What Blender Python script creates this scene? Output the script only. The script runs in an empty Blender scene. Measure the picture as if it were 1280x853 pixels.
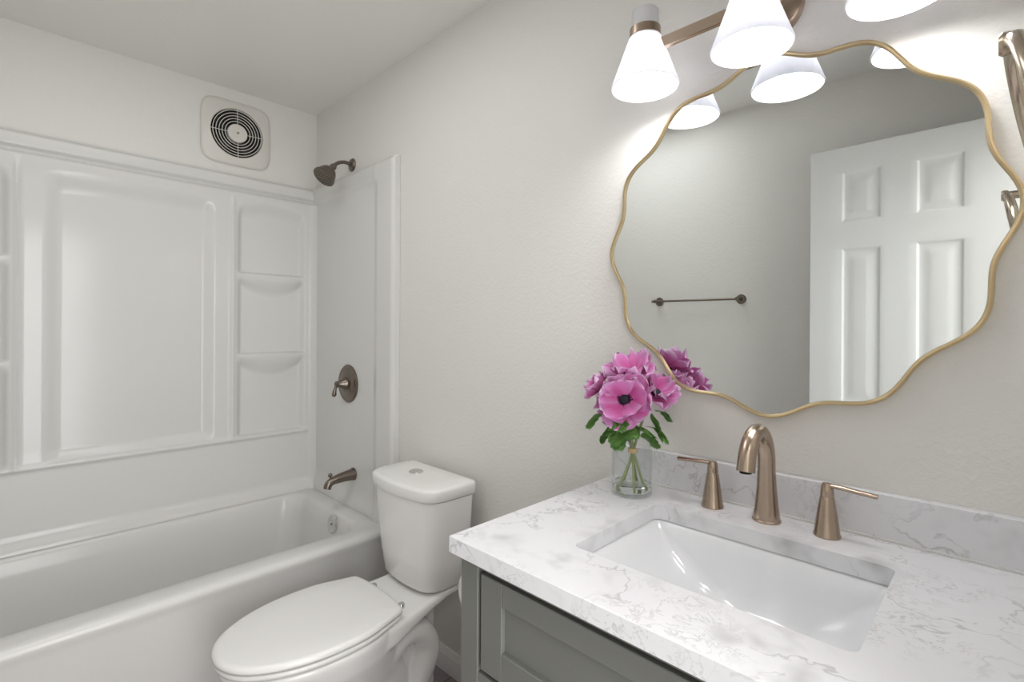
import bpy, bmesh, math, random
from mathutils import Vector, Matrix, noise
random.seed(7)
PI = math.pi
C = bpy.context.scene.collection
sc = bpy.context.scene

# ------------------------------------------------------------------ camera
cam_d = bpy.data.cameras.new('camera'); cam = bpy.data.objects.new('camera', cam_d); C.objects.link(cam)
YAW, ROLL = 0.7758, 0.006
fw = Vector((-math.sin(YAW), math.cos(YAW), 0)); rt = fw.cross(Vector((0, 0, 1))); up = rt.cross(fw)
r2 = rt * math.cos(ROLL) + up * math.sin(ROLL); u2 = up * math.cos(ROLL) - rt * math.sin(ROLL)
M = Matrix((r2, u2, -fw)).transposed().to_4x4(); M.translation = (2.652, -1.1878, 1.2942)
cam.matrix_world = M
cam_d.sensor_width = 36; cam_d.lens = 626.1 / 1280 * 36; cam_d.shift_y = -(426.5 - 410.07) / 1280
cam_d.clip_start = 0.02
sc.camera = cam
# ------------------------------------------------------------------ light and exposure
world = bpy.data.worlds.new('world'); sc.world = world; world.use_nodes = True
world.node_tree.nodes['Background'].inputs[0].default_value = (0.9, 0.95, 1, 1)
world.node_tree.nodes['Background'].inputs[1].default_value = 0.5
BULB_STRENGTH = 52.0
def area(name, loc, rot, sx, sy, power, col=(1, 1, 1)):
    d = bpy.data.lights.new(name, 'AREA'); d.shape = 'RECTANGLE'; d.size = sx; d.size_y = sy; d.energy = power; d.color = col
    o = bpy.data.objects.new(name, d); C.objects.link(o); o.location = loc; o.rotation_euler = rot; return o
area('hallway_fill', (3.3, -1.0, 2.40), (0, 0, 0), 0.7, 0.7, 16, (1, 0.985, 0.96))  # unseen fill added beyond the doorway to lift the low areas
area('overhead_fill', (1.22, -0.95, 2.425), (0, 0, 0), 0.7, 0.8, 5.0, (0.97, 0.985, 1.0))  # added soft overhead fill with no fixture, evens out the room
dfill = area('doorway_fill', (2.86, -1.0, 1.12), (0, math.radians(90), 0), 1.8, 0.64, 7.2, (0.98, 0.99, 1)); dfill.data.spread = math.radians(115)  # added fill panel in the doorway, brightens the tub side; no window there
sc.view_settings.view_transform = 'Standard'; sc.view_settings.look = 'None'
sc.view_settings.exposure = 0.43; sc.view_settings.gamma = 1; sc.view_settings.use_curve_mapping = False

# ------------------------------------------------------------------ helpers
def srgb(r, g, b):
    f = lambda c: (c / 255) / 12.92 if c / 255 <= 0.04045 else ((c / 255 + 0.055) / 1.055) ** 2.4
    return (f(r), f(g), f(b), 1)
def mat(name, col, rough=0.5, metal=0.0, **kw):
    m = bpy.data.materials.new(name); m.use_nodes = True
    b = m.node_tree.nodes['Principled BSDF']
    b.inputs['Base Color'].default_value = col; b.inputs['Roughness'].default_value = rough; b.inputs['Metallic'].default_value = metal
    for k, v in kw.items(): b.inputs[k.replace('_', ' ')].default_value = v
    return m
def nd(m, t, **kw):
    n = m.node_tree.nodes.new(t)
    for k, v in kw.items():
        if hasattr(n, k): setattr(n, k, v)
        else: n.inputs[k].default_value = v
    return n
def ln(m, a, ao, b, bi): m.node_tree.links.new(a.outputs[ao], b.inputs[bi])
def bump_noise(m, scale, strength, dist=0.002, detail=3, stretch=None):
    b = m.node_tree.nodes['Principled BSDF']; tc = nd(m, 'ShaderNodeTexCoord'); n = nd(m, 'ShaderNodeTexNoise')
    n.inputs['Scale'].default_value = scale; n.inputs['Detail'].default_value = detail
    if stretch:
        mp = nd(m, 'ShaderNodeMapping'); mp.inputs['Scale'].default_value = stretch
        ln(m, tc, 'Object', mp, 0); ln(m, mp, 0, n, 'Vector')
    else: ln(m, tc, 'Object', n, 'Vector')
    bp = nd(m, 'ShaderNodeBump'); bp.inputs['Strength'].default_value = strength; bp.inputs['Distance'].default_value = dist
    ln(m, n, 'Fac', bp, 'Height'); ln(m, bp, 0, b, 'Normal'); return n
def obj(name, bm, m, parent=None, smooth=True, angle=40):
    me = bpy.data.meshes.new(name); bmesh.ops.recalc_face_normals(bm, faces=bm.faces[:]); bm.to_mesh(me); bm.free()
    if m: me.materials.append(m)
    if smooth:
        for p in me.polygons: p.use_smooth = True
        me.set_sharp_from_angle(angle=math.radians(angle))
    o = bpy.data.objects.new(name, me); C.objects.link(o)
    if parent is not None:
        o.parent = parent; o.matrix_parent_inverse = Matrix.Identity(4)
        o.location = -Vector(parent.get('abs', (0, 0, 0)))
        o['abs'] = parent.get('abs', (0, 0, 0)); 
    return o
# parts are modelled in world coordinates; 'thing' puts an Empty at the base of the object
def thing(name, label, cat, loc, group=None):
    o = bpy.data.objects.new(name, None); C.objects.link(o); o.location = loc; o.empty_display_size = 0.05
    o['abs'] = tuple(loc); tag(o, label, cat, group); return o
def part(name, bm, m, parent, **kw):
    me_o = obj(name, bm, m, None, **kw)
    P = parent
    me_o.parent = P
    if P.type == 'EMPTY': me_o.location = -Vector(P['abs'])
    return me_o
def tag(o, label, cat, group=None):
    o['label'] = label; o['category'] = cat
    if group: o['group'] = group
    return o
def struct(name, bm, m, **kw):
    o = obj(name, bm, m, None, **kw); o['kind'] = 'structure'; return o
def box(bm, lo, hi, bevel=0.0, seg=2):
    vs = [bm.verts.new((x, y, z)) for x in (lo[0], hi[0]) for y in (lo[1], hi[1]) for z in (lo[2], hi[2])]
    idx = [(0, 1, 3, 2), (4, 6, 7, 5), (0, 4, 5, 1), (2, 3, 7, 6), (0, 2, 6, 4), (1, 5, 7, 3)]
    fs = [bm.faces.new([vs[i] for i in f]) for f in idx]
    if bevel > 0:
        es = list({e for f in fs for e in f.edges})
        bmesh.ops.bevel(bm, geom=es, offset=bevel, segments=seg, profile=0.6, affect='EDGES', clamp_overlap=True)
    return bm
def B(lo, hi, bevel=0.0, seg=2): return box(bmesh.new(), lo, hi, bevel, seg)
def loft(bm, rings, cap0=True, cap1=True, closed=True):
    vr = [[bm.verts.new(p) for p in r] for r in rings]
    n = len(vr[0])
    for a, b in zip(vr, vr[1:]):
        for i in range(n if closed else n - 1):
            j = (i + 1) % n; bm.faces.new((a[i], a[j], b[j], b[i]))
    if closed and cap0: bm.faces.new(vr[0][::-1])
    if closed and cap1: bm.faces.new(vr[-1])
    return vr
def basis(d):
    d = Vector(d).normalized(); a = Vector((0, 0, 1)) if abs(d.z) < 0.95 else Vector((0, 1, 0))
    u = d.cross(a).normalized(); return u, u.cross(d).normalized(), d
def lathe(bm, prof, origin=(0, 0, 0), axis=(0, 0, 1), n=40, cap=True):
    u, v, d = basis(axis); o = Vector(origin)
    rings = [[o + d * h + (u * math.cos(2 * PI * i / n) + v * math.sin(2 * PI * i / n)) * max(r, 1e-5) for i in range(n)] for r, h in prof]
    loft(bm, rings, cap, cap); return bm
def L(prof, origin=(0, 0, 0), axis=(0, 0, 1), n=40, cap=True): return lathe(bmesh.new(), prof, origin, axis, n, cap)
def catmull(pts, k=8, closed=False):
    P = [Vector(p) for p in pts]; out = []; n = len(P); rng = n if closed else n - 1
    for i in range(rng):
        p0 = P[(i - 1) % n] if closed or i > 0 else P[0] * 2 - P[1]
        p1, p2 = P[i], P[(i + 1) % n]
        p3 = P[(i + 2) % n] if closed or i + 2 < n else P[-1] * 2 - P[-2]
        for j in range(k):
            t = j / k
            out.append(0.5 * ((2 * p1) + (p2 - p0) * t + (2 * p0 - 5 * p1 + 4 * p2 - p3) * t * t + (3 * p1 - p0 - 3 * p2 + p3) * t ** 3))
    if not closed: out.append(P[-1].copy())
    return out
def tube(bm, pts, rad, n=16, closed=False, flat=None):
    """sweep a circle along pts; rad is a number or list; flat=(axis vector, factor) squashes it"""
    P = [Vector(p) for p in pts]; m = len(P)
    R = rad if isinstance(rad, (list, tuple)) else [rad] * m
    t0 = ((P[1] - P[-1]) if closed else (P[1] - P[0])).normalized(); u, v, _ = basis(t0); rings = []
    for i in range(m):
        if closed: t = (P[(i + 1) % m] - P[i - 1]).normalized()
        else: t = (P[min(i + 1, m - 1)] - P[max(i - 1, 0)]).normalized()
        u = (u - t * u.dot(t)).normalized(); v = t.cross(u)
        ring = []
        for k in range(n):
            o = (u * math.cos(2 * PI * k / n) + v * math.sin(2 * PI * k / n)) * R[i]
            if flat: o = o - Vector(flat[0]) * o.dot(Vector(flat[0])) * (1 - flat[1])
            ring.append(P[i] + o)
        rings.append(ring)
    if closed: rings.append(rings[0]); vr = [[bm.verts.new(p) for p in r] for r in rings[:-1]]; vr.append(vr[0]); 
    else: loft(bm, rings); return bm
    for a, b in zip(vr, vr[1:]):
        for i in range(n): j = (i + 1) % n; bm.faces.new((a[i], a[j], b[j], b[i]))
    return bm
def T(pts, rad, n=16, closed=False, flat=None): return tube(bmesh.new(), pts, rad, n, closed, flat)
def rrect(x0, x1, y0, y1, r, z, k=8):
    out = []
    for cx, cy, a0 in ((x1 - r, y1 - r, 0), (x0 + r, y1 - r, 90), (x0 + r, y0 + r, 180), (x1 - r, y0 + r, 270)):
        for i in range(k + 1):
            a = math.radians(a0 + 90 * i / k); out.append(Vector((cx + r * math.cos(a), cy + r * math.sin(a), z)))
    return out
def ss(a, b, x):
    t = min(1, max(0, (x - a) / (b - a))); return t * t * (3 - 2 * t)

# ------------------------------------------------------------------ materials
def wall_paint(name, col, sc_=95, st=0.35):
    m = mat(name, col, 0.55)
    b = m.node_tree.nodes['Principled BSDF']; tc = nd(m, 'ShaderNodeTexCoord')
    n = nd(m, 'ShaderNodeTexNoise'); n.inputs['Scale'].default_value = sc_; n.inputs['Detail'].default_value = 2; n.inputs['Distortion'].default_value = 0.6
    n2 = nd(m, 'ShaderNodeTexNoise'); n2.inputs['Scale'].default_value = 22; n2.inputs['Detail'].default_value = 2
    ln(m, tc, 'Object', n, 'Vector'); ln(m, tc, 'Object', n2, 'Vector')
    r = nd(m, 'ShaderNodeValToRGB'); r.color_ramp.elements[0].position = 0.42; r.color_ramp.elements[1].position = 0.62
    ln(m, n, 'Fac', r, 0)
    a = nd(m, 'ShaderNodeMath', operation='ADD'); ln(m, r, 0, a, 0); ln(m, n2, 'Fac', a, 1)
    bp = nd(m, 'ShaderNodeBump'); bp.inputs['Strength'].default_value = st; bp.inputs['Distance'].default_value = 0.0018
    ln(m, a, 0, bp, 'Height'); ln(m, bp, 0, b, 'Normal'); return m
MW = wall_paint('wall_paint', srgb(227, 225, 220), 100, 0.20)
MC = wall_paint('ceiling_paint', srgb(238, 236, 232), 60, 0.08)
MHALL = wall_paint('hallway_paint', srgb(215, 212, 206))
MTRIM = mat('trim_white', srgb(232, 230, 226), 0.35)
MDOOR = mat('door_white', srgb(214, 214, 212), 0.4)
MACR = mat('acrylic_white', srgb(219, 218, 215), 0.15, Specular_IOR_Level=0.28)
bump_noise(MACR, 4.0, 0.06, 0.02, 1)
MPOR = mat('porcelain', srgb(234, 233, 230), 0.08)
MSEAT = mat('seat_plastic', srgb(232, 231, 228), 0.22)
MSINK = mat('sink_ceramic', srgb(230, 231, 233), 0.1)
MPEW = mat('brushed_pewter', srgb(128, 119, 109), 0.3, 1.0); bump_noise(MPEW, 300, 0.05, 0.0005)
MBRZ = mat('champagne_bronze', srgb(176, 158, 141), 0.24, 1.0); bump_noise(MBRZ, 200, 0.04, 0.0005, 2, (1, 1, 0.05))
MNIK = mat('satin_nickel', srgb(196, 182, 164), 0.22, 1.0)
MCHR = mat('chrome', srgb(222, 222, 222), 0.08, 1.0)
MGOLD = mat('antique_gold', srgb(212, 190, 150), 0.28, 1.0); bump_noise(MGOLD, 60, 0.15, 0.001)
MMIR = mat('mirror_silver', srgb(232, 235, 234), 0.0, 1.0)
MCAB = mat('cabinet_sage_grey', srgb(112, 113, 108), 0.45)
MDARK = mat('dark_void', srgb(14, 14, 14), 0.8)
MPLAS = mat('fan_plastic', srgb(219, 215, 208), 0.3)
MGLASS = bpy.data.materials.new('clear_glass'); MGLASS.use_nodes = True
_n = MGLASS.node_tree; _n.nodes.remove(_n.nodes['Principled BSDF'])
_a = nd(MGLASS, 'ShaderNodeBsdfTransparent'); _a.inputs[0].default_value = (0.972, 0.98, 0.976, 1)
_g = nd(MGLASS, 'ShaderNodeBsdfGlossy'); _g.inputs['Roughness'].default_value = 0.02
_w = nd(MGLASS, 'ShaderNodeLayerWeight'); _w.inputs[0].default_value = 0.18; _f = nd(MGLASS, 'ShaderNodeMath', operation='MULTIPLY'); _f.inputs[1].default_value = 0.45; ln(MGLASS, _w, 'Facing', _f, 0)
_m = nd(MGLASS, 'ShaderNodeMixShader'); ln(MGLASS, _f, 0, _m, 0); ln(MGLASS, _a, 0, _m, 1); ln(MGLASS, _g, 0, _m, 2); ln(MGLASS, _m, 0, _n.nodes['Material Output'], 0)
MWATER = mat('water', (0.97, 1, 0.97, 1), 0.0, Transmission_Weight=1.0, IOR=1.22)
MBULB = bpy.data.materials.new('bulb_glow'); MBULB.use_nodes = True
_b = MBULB.node_tree.nodes['Principled BSDF']; _b.inputs['Emission Color'].default_value = (0.98, 0.985, 1, 1); _b.inputs['Emission Strength'].default_value = BULB_STRENGTH
MSHADE = bpy.data.materials.new('white_lamp_shade'); MSHADE.use_nodes = True
_n = MSHADE.node_tree; _p = _n.nodes['Principled BSDF']; _p.inputs['Base Color'].default_value = srgb(240, 240, 243); _p.inputs['Roughness'].default_value = 0.3
_t = nd(MSHADE, 'ShaderNodeBsdfTranslucent'); _t.inputs[0].default_value = srgb(240, 240, 245)
_m = nd(MSHADE, 'ShaderNodeMixShader'); _m.inputs[0].default_value = 0.27
ln(MSHADE, _p, 0, _m, 1); ln(MSHADE, _t, 0, _m, 2); ln(MSHADE, _m, 0, _n.nodes['Material Output'], 0)

def quartz():
    m = mat('veined_quartz', srgb(226, 226, 227), 0.18); b = m.node_tree.nodes['Principled BSDF']; tc = nd(m, 'ShaderNodeTexCoord')
    # domain warp
    w = nd(m, 'ShaderNodeTexNoise'); w.inputs['Scale'].default_value = 7; w.inputs['Detail'].default_value = 4; ln(m, tc, 'Object', w, 'Vector')
    sub = nd(m, 'ShaderNodeVectorMath', operation='SUBTRACT'); ln(m, w, 'Color', sub, 0); sub.inputs[1].default_value = (0.5, 0.5, 0.5)
    sca = nd(m, 'ShaderNodeVectorMath', operation='SCALE'); ln(m, sub, 0, sca, 0); sca.inputs['Scale'].default_value = 0.16
    add = nd(m, 'ShaderNodeVectorMath', operation='ADD'); ln(m, tc, 'Object', add, 0); ln(m, sca, 0, add, 1)
    def ridge(scale, lo, hi, detail=3, rough=0.6):
        n = nd(m, 'ShaderNodeTexNoise'); n.inputs['Scale'].default_value = scale; n.inputs['Detail'].default_value = detail; n.inputs['Roughness'].default_value = rough
        ln(m, add, 0, n, 'Vector')
        s = nd(m, 'ShaderNodeMath', operation='SUBTRACT'); ln(m, n, 'Fac', s, 0); s.inputs[1].default_value = 0.5
        a = nd(m, 'ShaderNodeMath', operation='ABSOLUTE'); ln(m, s, 0, a, 0)
        r = nd(m, 'ShaderNodeMapRange'); r.inputs['From Min'].default_value = lo; r.inputs['From Max'].default_value = hi; r.inputs['To Min'].default_value = 1; r.inputs['To Max'].default_value = 0
        ln(m, a, 0, r, 0); return r
    def mask(scale, lo, hi, off=(0, 0, 0)):
        mp = nd(m, 'ShaderNodeMapping'); mp.inputs['Location'].default_value = off; ln(m, tc, 'Object', mp, 0)
        n = nd(m, 'ShaderNodeTexNoise'); n.inputs['Scale'].default_value = scale; n.inputs['Detail'].default_value = 2; ln(m, mp, 0, n, 'Vector')
        r = nd(m, 'ShaderNodeMapRange'); r.inputs['From Min'].default_value = lo; r.inputs['From Max'].default_value = hi; ln(m, n, 'Fac', r, 0); return r
    def mul(a, c, k=None):
        x = nd(m, 'ShaderNodeMath', operation='MULTIPLY'); ln(m, a, 0, x, 0)
        if k is None: ln(m, c, 0, x, 1)
        else: x.inputs[1].default_value = k
        return x
    r1 = mul(ridge(6, 0, 0.014, 4), mask(4.5, 0.42, 0.56)); r2_ = mul(ridge(24, 0, 0.03, 4, 0.7), mask(6, 0.5, 0.64, (3, 1, 2)))
    r3 = mul(mask(16, 0.5, 0.75, (5, 2, 1)), mask(5, 0.48, 0.66, (3, 1, 2)), None); r3 = mul(r3, None, 0.5)
    a1 = nd(m, 'ShaderNodeMath', operation='MAXIMUM'); ln(m, mul(r1, None, 0.46), 0, a1, 0); ln(m, mul(r2_, None, 0.36), 0, a1, 1)
    a2 = nd(m, 'ShaderNodeMath', operation='MAXIMUM'); ln(m, a1, 0, a2, 0); ln(m, r3, 0, a2, 1)
    mx = nd(m, 'ShaderNodeMix', data_type='RGBA'); ln(m, a2, 0, mx, 0)
    mx.inputs[6].default_value = srgb(224, 224, 226); mx.inputs[7].default_value = srgb(132, 130, 130)
    m.node_tree.links.new(mx.outputs[2], b.inputs['Base Color']); return m
MQ = quartz()
def plank_floor():
    m = mat('mauve_plank', srgb(150, 140, 142), 0.45); b = m.node_tree.nodes['Principled BSDF']; tc = nd(m, 'ShaderNodeTexCoord')
    mp = nd(m, 'ShaderNodeMapping'); mp.inputs['Rotation'].default_value = (0, 0, PI / 2); ln(m, tc, 'Object', mp, 0)
    br = nd(m, 'ShaderNodeTexBrick'); br.inputs['Scale'].default_value = 1; br.inputs['Brick Width'].default_value = 0.6; br.inputs['Row Height'].default_value = 0.15
    br.inputs['Mortar Size'].default_value = 0.0025; br.inputs['Color1'].default_value = srgb(160, 149, 151); br.inputs['Color2'].default_value = srgb(142, 131, 134); br.inputs['Mortar'].default_value = srgb(105, 98, 98)
    ln(m, mp, 0, br, 'Vector')
    n = nd(m, 'ShaderNodeTexNoise'); n.inputs['Scale'].default_value = 14; n.inputs['Detail'].default_value = 5; ln(m, tc, 'Object', n, 'Vector')
    mx = nd(m, 'ShaderNodeMix', data_type='RGBA', blend_type='MULTIPLY'); mx.inputs[0].default_value = 0.5
    r = nd(m, 'ShaderNodeValToRGB'); r.color_ramp.elements[0].color = (0.6, 0.55, 0.57, 1); ln(m, n, 'Fac', r, 0)
    ln(m, br, 'Color', mx, 6); ln(m, r, 0, mx, 7); m.node_tree.links.new(mx.outputs[2], b.inputs['Base Color']); return m
MFL = plank_floor()
def petal_mat():
    m = mat('anemone_petal', (1, 1, 1, 1), 0.55, Sheen_Weight=0.2); b = m.node_tree.nodes['Principled BSDF']
    at = nd(m, 'ShaderNodeAttribute'); at.attribute_name = 'pigment'
    r = nd(m, 'ShaderNodeValToRGB'); e = r.color_ramp.elements
    e[0].position = 0.0; e[0].color = srgb(168, 62, 138); e[1].position = 1.0; e[1].color = srgb(244, 220, 240)
    x = e.new(0.28); x.color = srgb(204, 84, 156); x = e.new(0.52); x.color = srgb(208, 126, 186); x = e.new(0.8); x.color = srgb(226, 184, 222)
    ln(m, at, 'Fac', r, 0); m.node_tree.links.new(r.outputs[0], b.inputs['Base Color'])
    t = nd(m, 'ShaderNodeBsdfTranslucent'); m.node_tree.links.new(r.outputs[0], t.inputs[0])
    mx = nd(m, 'ShaderNodeMixShader'); mx.inputs[0].default_value = 0.25; ln(m, b, 0, mx, 1); ln(m, t, 0, mx, 2)
    m.node_tree.links.new(mx.outputs[0], m.node_tree.nodes['Material Output'].inputs[0]); return m
MPET = petal_mat()
MLEAF = mat('leaf_green', srgb(122, 172, 88), 0.45)
MSTEM = mat('stem_green', srgb(142, 152, 104), 0.5)
MCORE = mat('anemone_core', srgb(22, 16, 34), 0.7)
MBAND = mat('raffia_band', srgb(214, 186, 138), 0.7)
MPAPER = mat('tissue_paper', srgb(236, 235, 232), 0.9)

# ------------------------------------------------------------------ room shell
RX, RY, H = 2.72, -1.514, 2.4325
DY0, DY1, DH = -1.36, -0.64, 2.075          # doorway in the right wall
struct('floor', B((-0.1, RY - 0.1, -0.1), (4.2, 0.1, 0)), MFL)
struct('ceiling', B((-0.1, RY - 0.1, H), (4.2, 0.1, H + 0.1)), MC)
struct('wall_back', B((-0.1, 0, 0), (4.2, 0.1, H)), MW)
struct('wall_left', B((-0.1, RY - 0.1, 0), (0, 0, H)), MW)
struct('wall_front', B((0, RY - 0.1, 0), (4.2, RY, H)), MW)
bm = bmesh.new(); box(bm, (RX, DY1, 0), (RX + 0.11, 0, H)); box(bm, (RX, RY, 0), (RX + 0.11, DY0, H)); box(bm, (RX, DY0, DH), (RX + 0.11, DY1, H))
struct('wall_right', bm, MW)
struct('wall_hallway', B((4.1, RY, 0), (4.2, 0, H)), MHALL)
bm = bmesh.new(); box(bm, (RX - 0.004, DY1 - 0.012, 0), (RX + 0.114, DY1, DH)); box(bm, (RX - 0.004, DY0, 0), (RX + 0.114, DY0 + 0.012, DH)); box(bm, (RX - 0.004, DY0, DH - 0.012), (RX + 0.114, DY1, DH))
struct('trim_1', bm, MTRIM)
def baseboard(name, x0, x1):
    prof = [(0, 0), (-0.016, 0), (-0.016, 0.045), (-0.013, 0.052), (-0.013, 0.060), (-0.009, 0.068), (-0.006, 0.078), (-0.003, 0.085), (0, 0.085)]
    bm = bmesh.new(); loft(bm, [[(x, y, z) for y, z in prof] for x in (x0, x1)]); struct(name, bm, MTRIM, angle=25)
baseboard('baseboard_back', 0.83, 1.905)

# door, open flat in front of the front wall
def door():
    y1 = -1.318; y0 = y1 - 0.035; x0, x1, z1 = 2.05, 2.715, 2.058
    bm = B((x0, y0, 0.012), (x1, y1 - 0.008, z1))
    # face grid with six moulded panels
    px = [(2.165, 2.30), (2.41, 2.55)]; pz = [(1.745, 1.955), (0.99, 1.635), (0.22, 0.86)]
    def depth(x, z):
        for a, b in px:
            for c, d in pz:
                if a < x < b and c < z < d:
                    e = min(x - a, b - x, z - c, d - z)
                    if e < 0.012: return -0.005 * ss(0, 0.012, e)
                    if e < 0.022: return -0.005
                    return -0.005 + 0.0035 * ss(0.022, 0.05, e)
        return 0
    xs = sorted(set([x0 + (x1 - x0) * i / 10 for i in range(11)] + [a + s * e for a, b in px for a, s in ((a, 1), (b, -1)) for e in (0, .003, .006, .009, .012, .022, .03, .04, .05)]))
    zs = sorted(set([0.012, z1] + [0.012 + (z1 - 0.012) * i / 30 for i in range(31)] + [a + s * e for c, d in pz for a, s in ((c, 1), (d, -1)) for e in (0, .003, .006, .009, .012, .022, .03, .04, .05)]))
    g = [[bm.verts.new((x, y1 + depth(x, z), z)) for z in zs] for x in xs]
    for i in range(len(xs) - 1):
        for j in range(len(zs) - 1): bm.faces.new((g[i][j], g[i + 1][j], g[i + 1][j + 1], g[i][j + 1]))
    d = struct('door_1', bm, MDOOR, angle=20)
    kb = L([(0.0, 0), (0.026, 0), (0.026, 0.006), (0.011, 0.012), (0.011, 0.03), (0.024, 0.038), (0.028, 0.05), (0.024, 0.062), (0, 0.066)], (2.11, y1, 0.90), (0, 1, 0))
    k = obj('door_knob', kb, MNIK); k.parent = d
    for hz in (0.25, 1.05, 1.85):
        h = obj('hinge', L([(0.006, 0), (0.006, 0.09)], (2.713, y1 + 0.006, hz), n=12), MNIK); h.parent = d
door()

# ------------------------------------------------------------------ bathtub
def bathtub():
    t = thing('bathtub', 'white acrylic bathtub with rounded front rim along the left wall', 'bathtub', (0.41, -0.757, 0))
    bm = bmesh.new(); k = 8; y0, y1 = -1.512, -0.002
    rings = [rrect(0.002, 0.802, y0, y1, 0.01, 0, k), rrect(0.002, 0.808, y0, y1, 0.01, 0.39, k),
             rrect(0.002, 0.812, y0, y1, 0.014, 0.412, k), rrect(0.002, 0.816, y0, y1, 0.016, 0.424, k), rrect(0.003, 0.815, y0, y1, 0.018, 0.434, k),
             rrect(0.004, 0.808, y0, y1, 0.02, 0.443, k), rrect(0.006, 0.796, y0 + .002, y1 - .002, 0.02, 0.448, k), rrect(0.008, 0.78, y0 + .003, y1 - .003, 0.02, 0.449, k),
             rrect(0.070, 0.725, -1.40, -0.105, 0.10, 0.449, k), rrect(0.078, 0.714, -1.39, -0.115, 0.10, 0.443, k), rrect(0.086, 0.706, -1.38, -0.124, 0.10, 0.430, k),
             rrect(0.096, 0.696, -1.36, -0.136, 0.10, 0.38, k), rrect(0.115, 0.672, -1.30, -0.160, 0.11, 0.24, k),
             rrect(0.135, 0.645, -1.22, -0.190, 0.13, 0.12, k), rrect(0.165, 0.61, -1.16, -0.225, 0.13, 0.085, k), rrect(0.22, 0.55, -1.08, -0.29, 0.12, 0.072, k)]
    loft(bm, rings, True, True)
    part('tub_shell', bm, MACR, t, angle=50)
    part('drain', L([(0.0, 0), (0.034, 0), (0.034, 0.003), (0.028, 0.005), (0.012, 0.004), (0, 0.004)], (0.40, -0.36, 0.0715)), MCHR, t)
bathtub()

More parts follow.
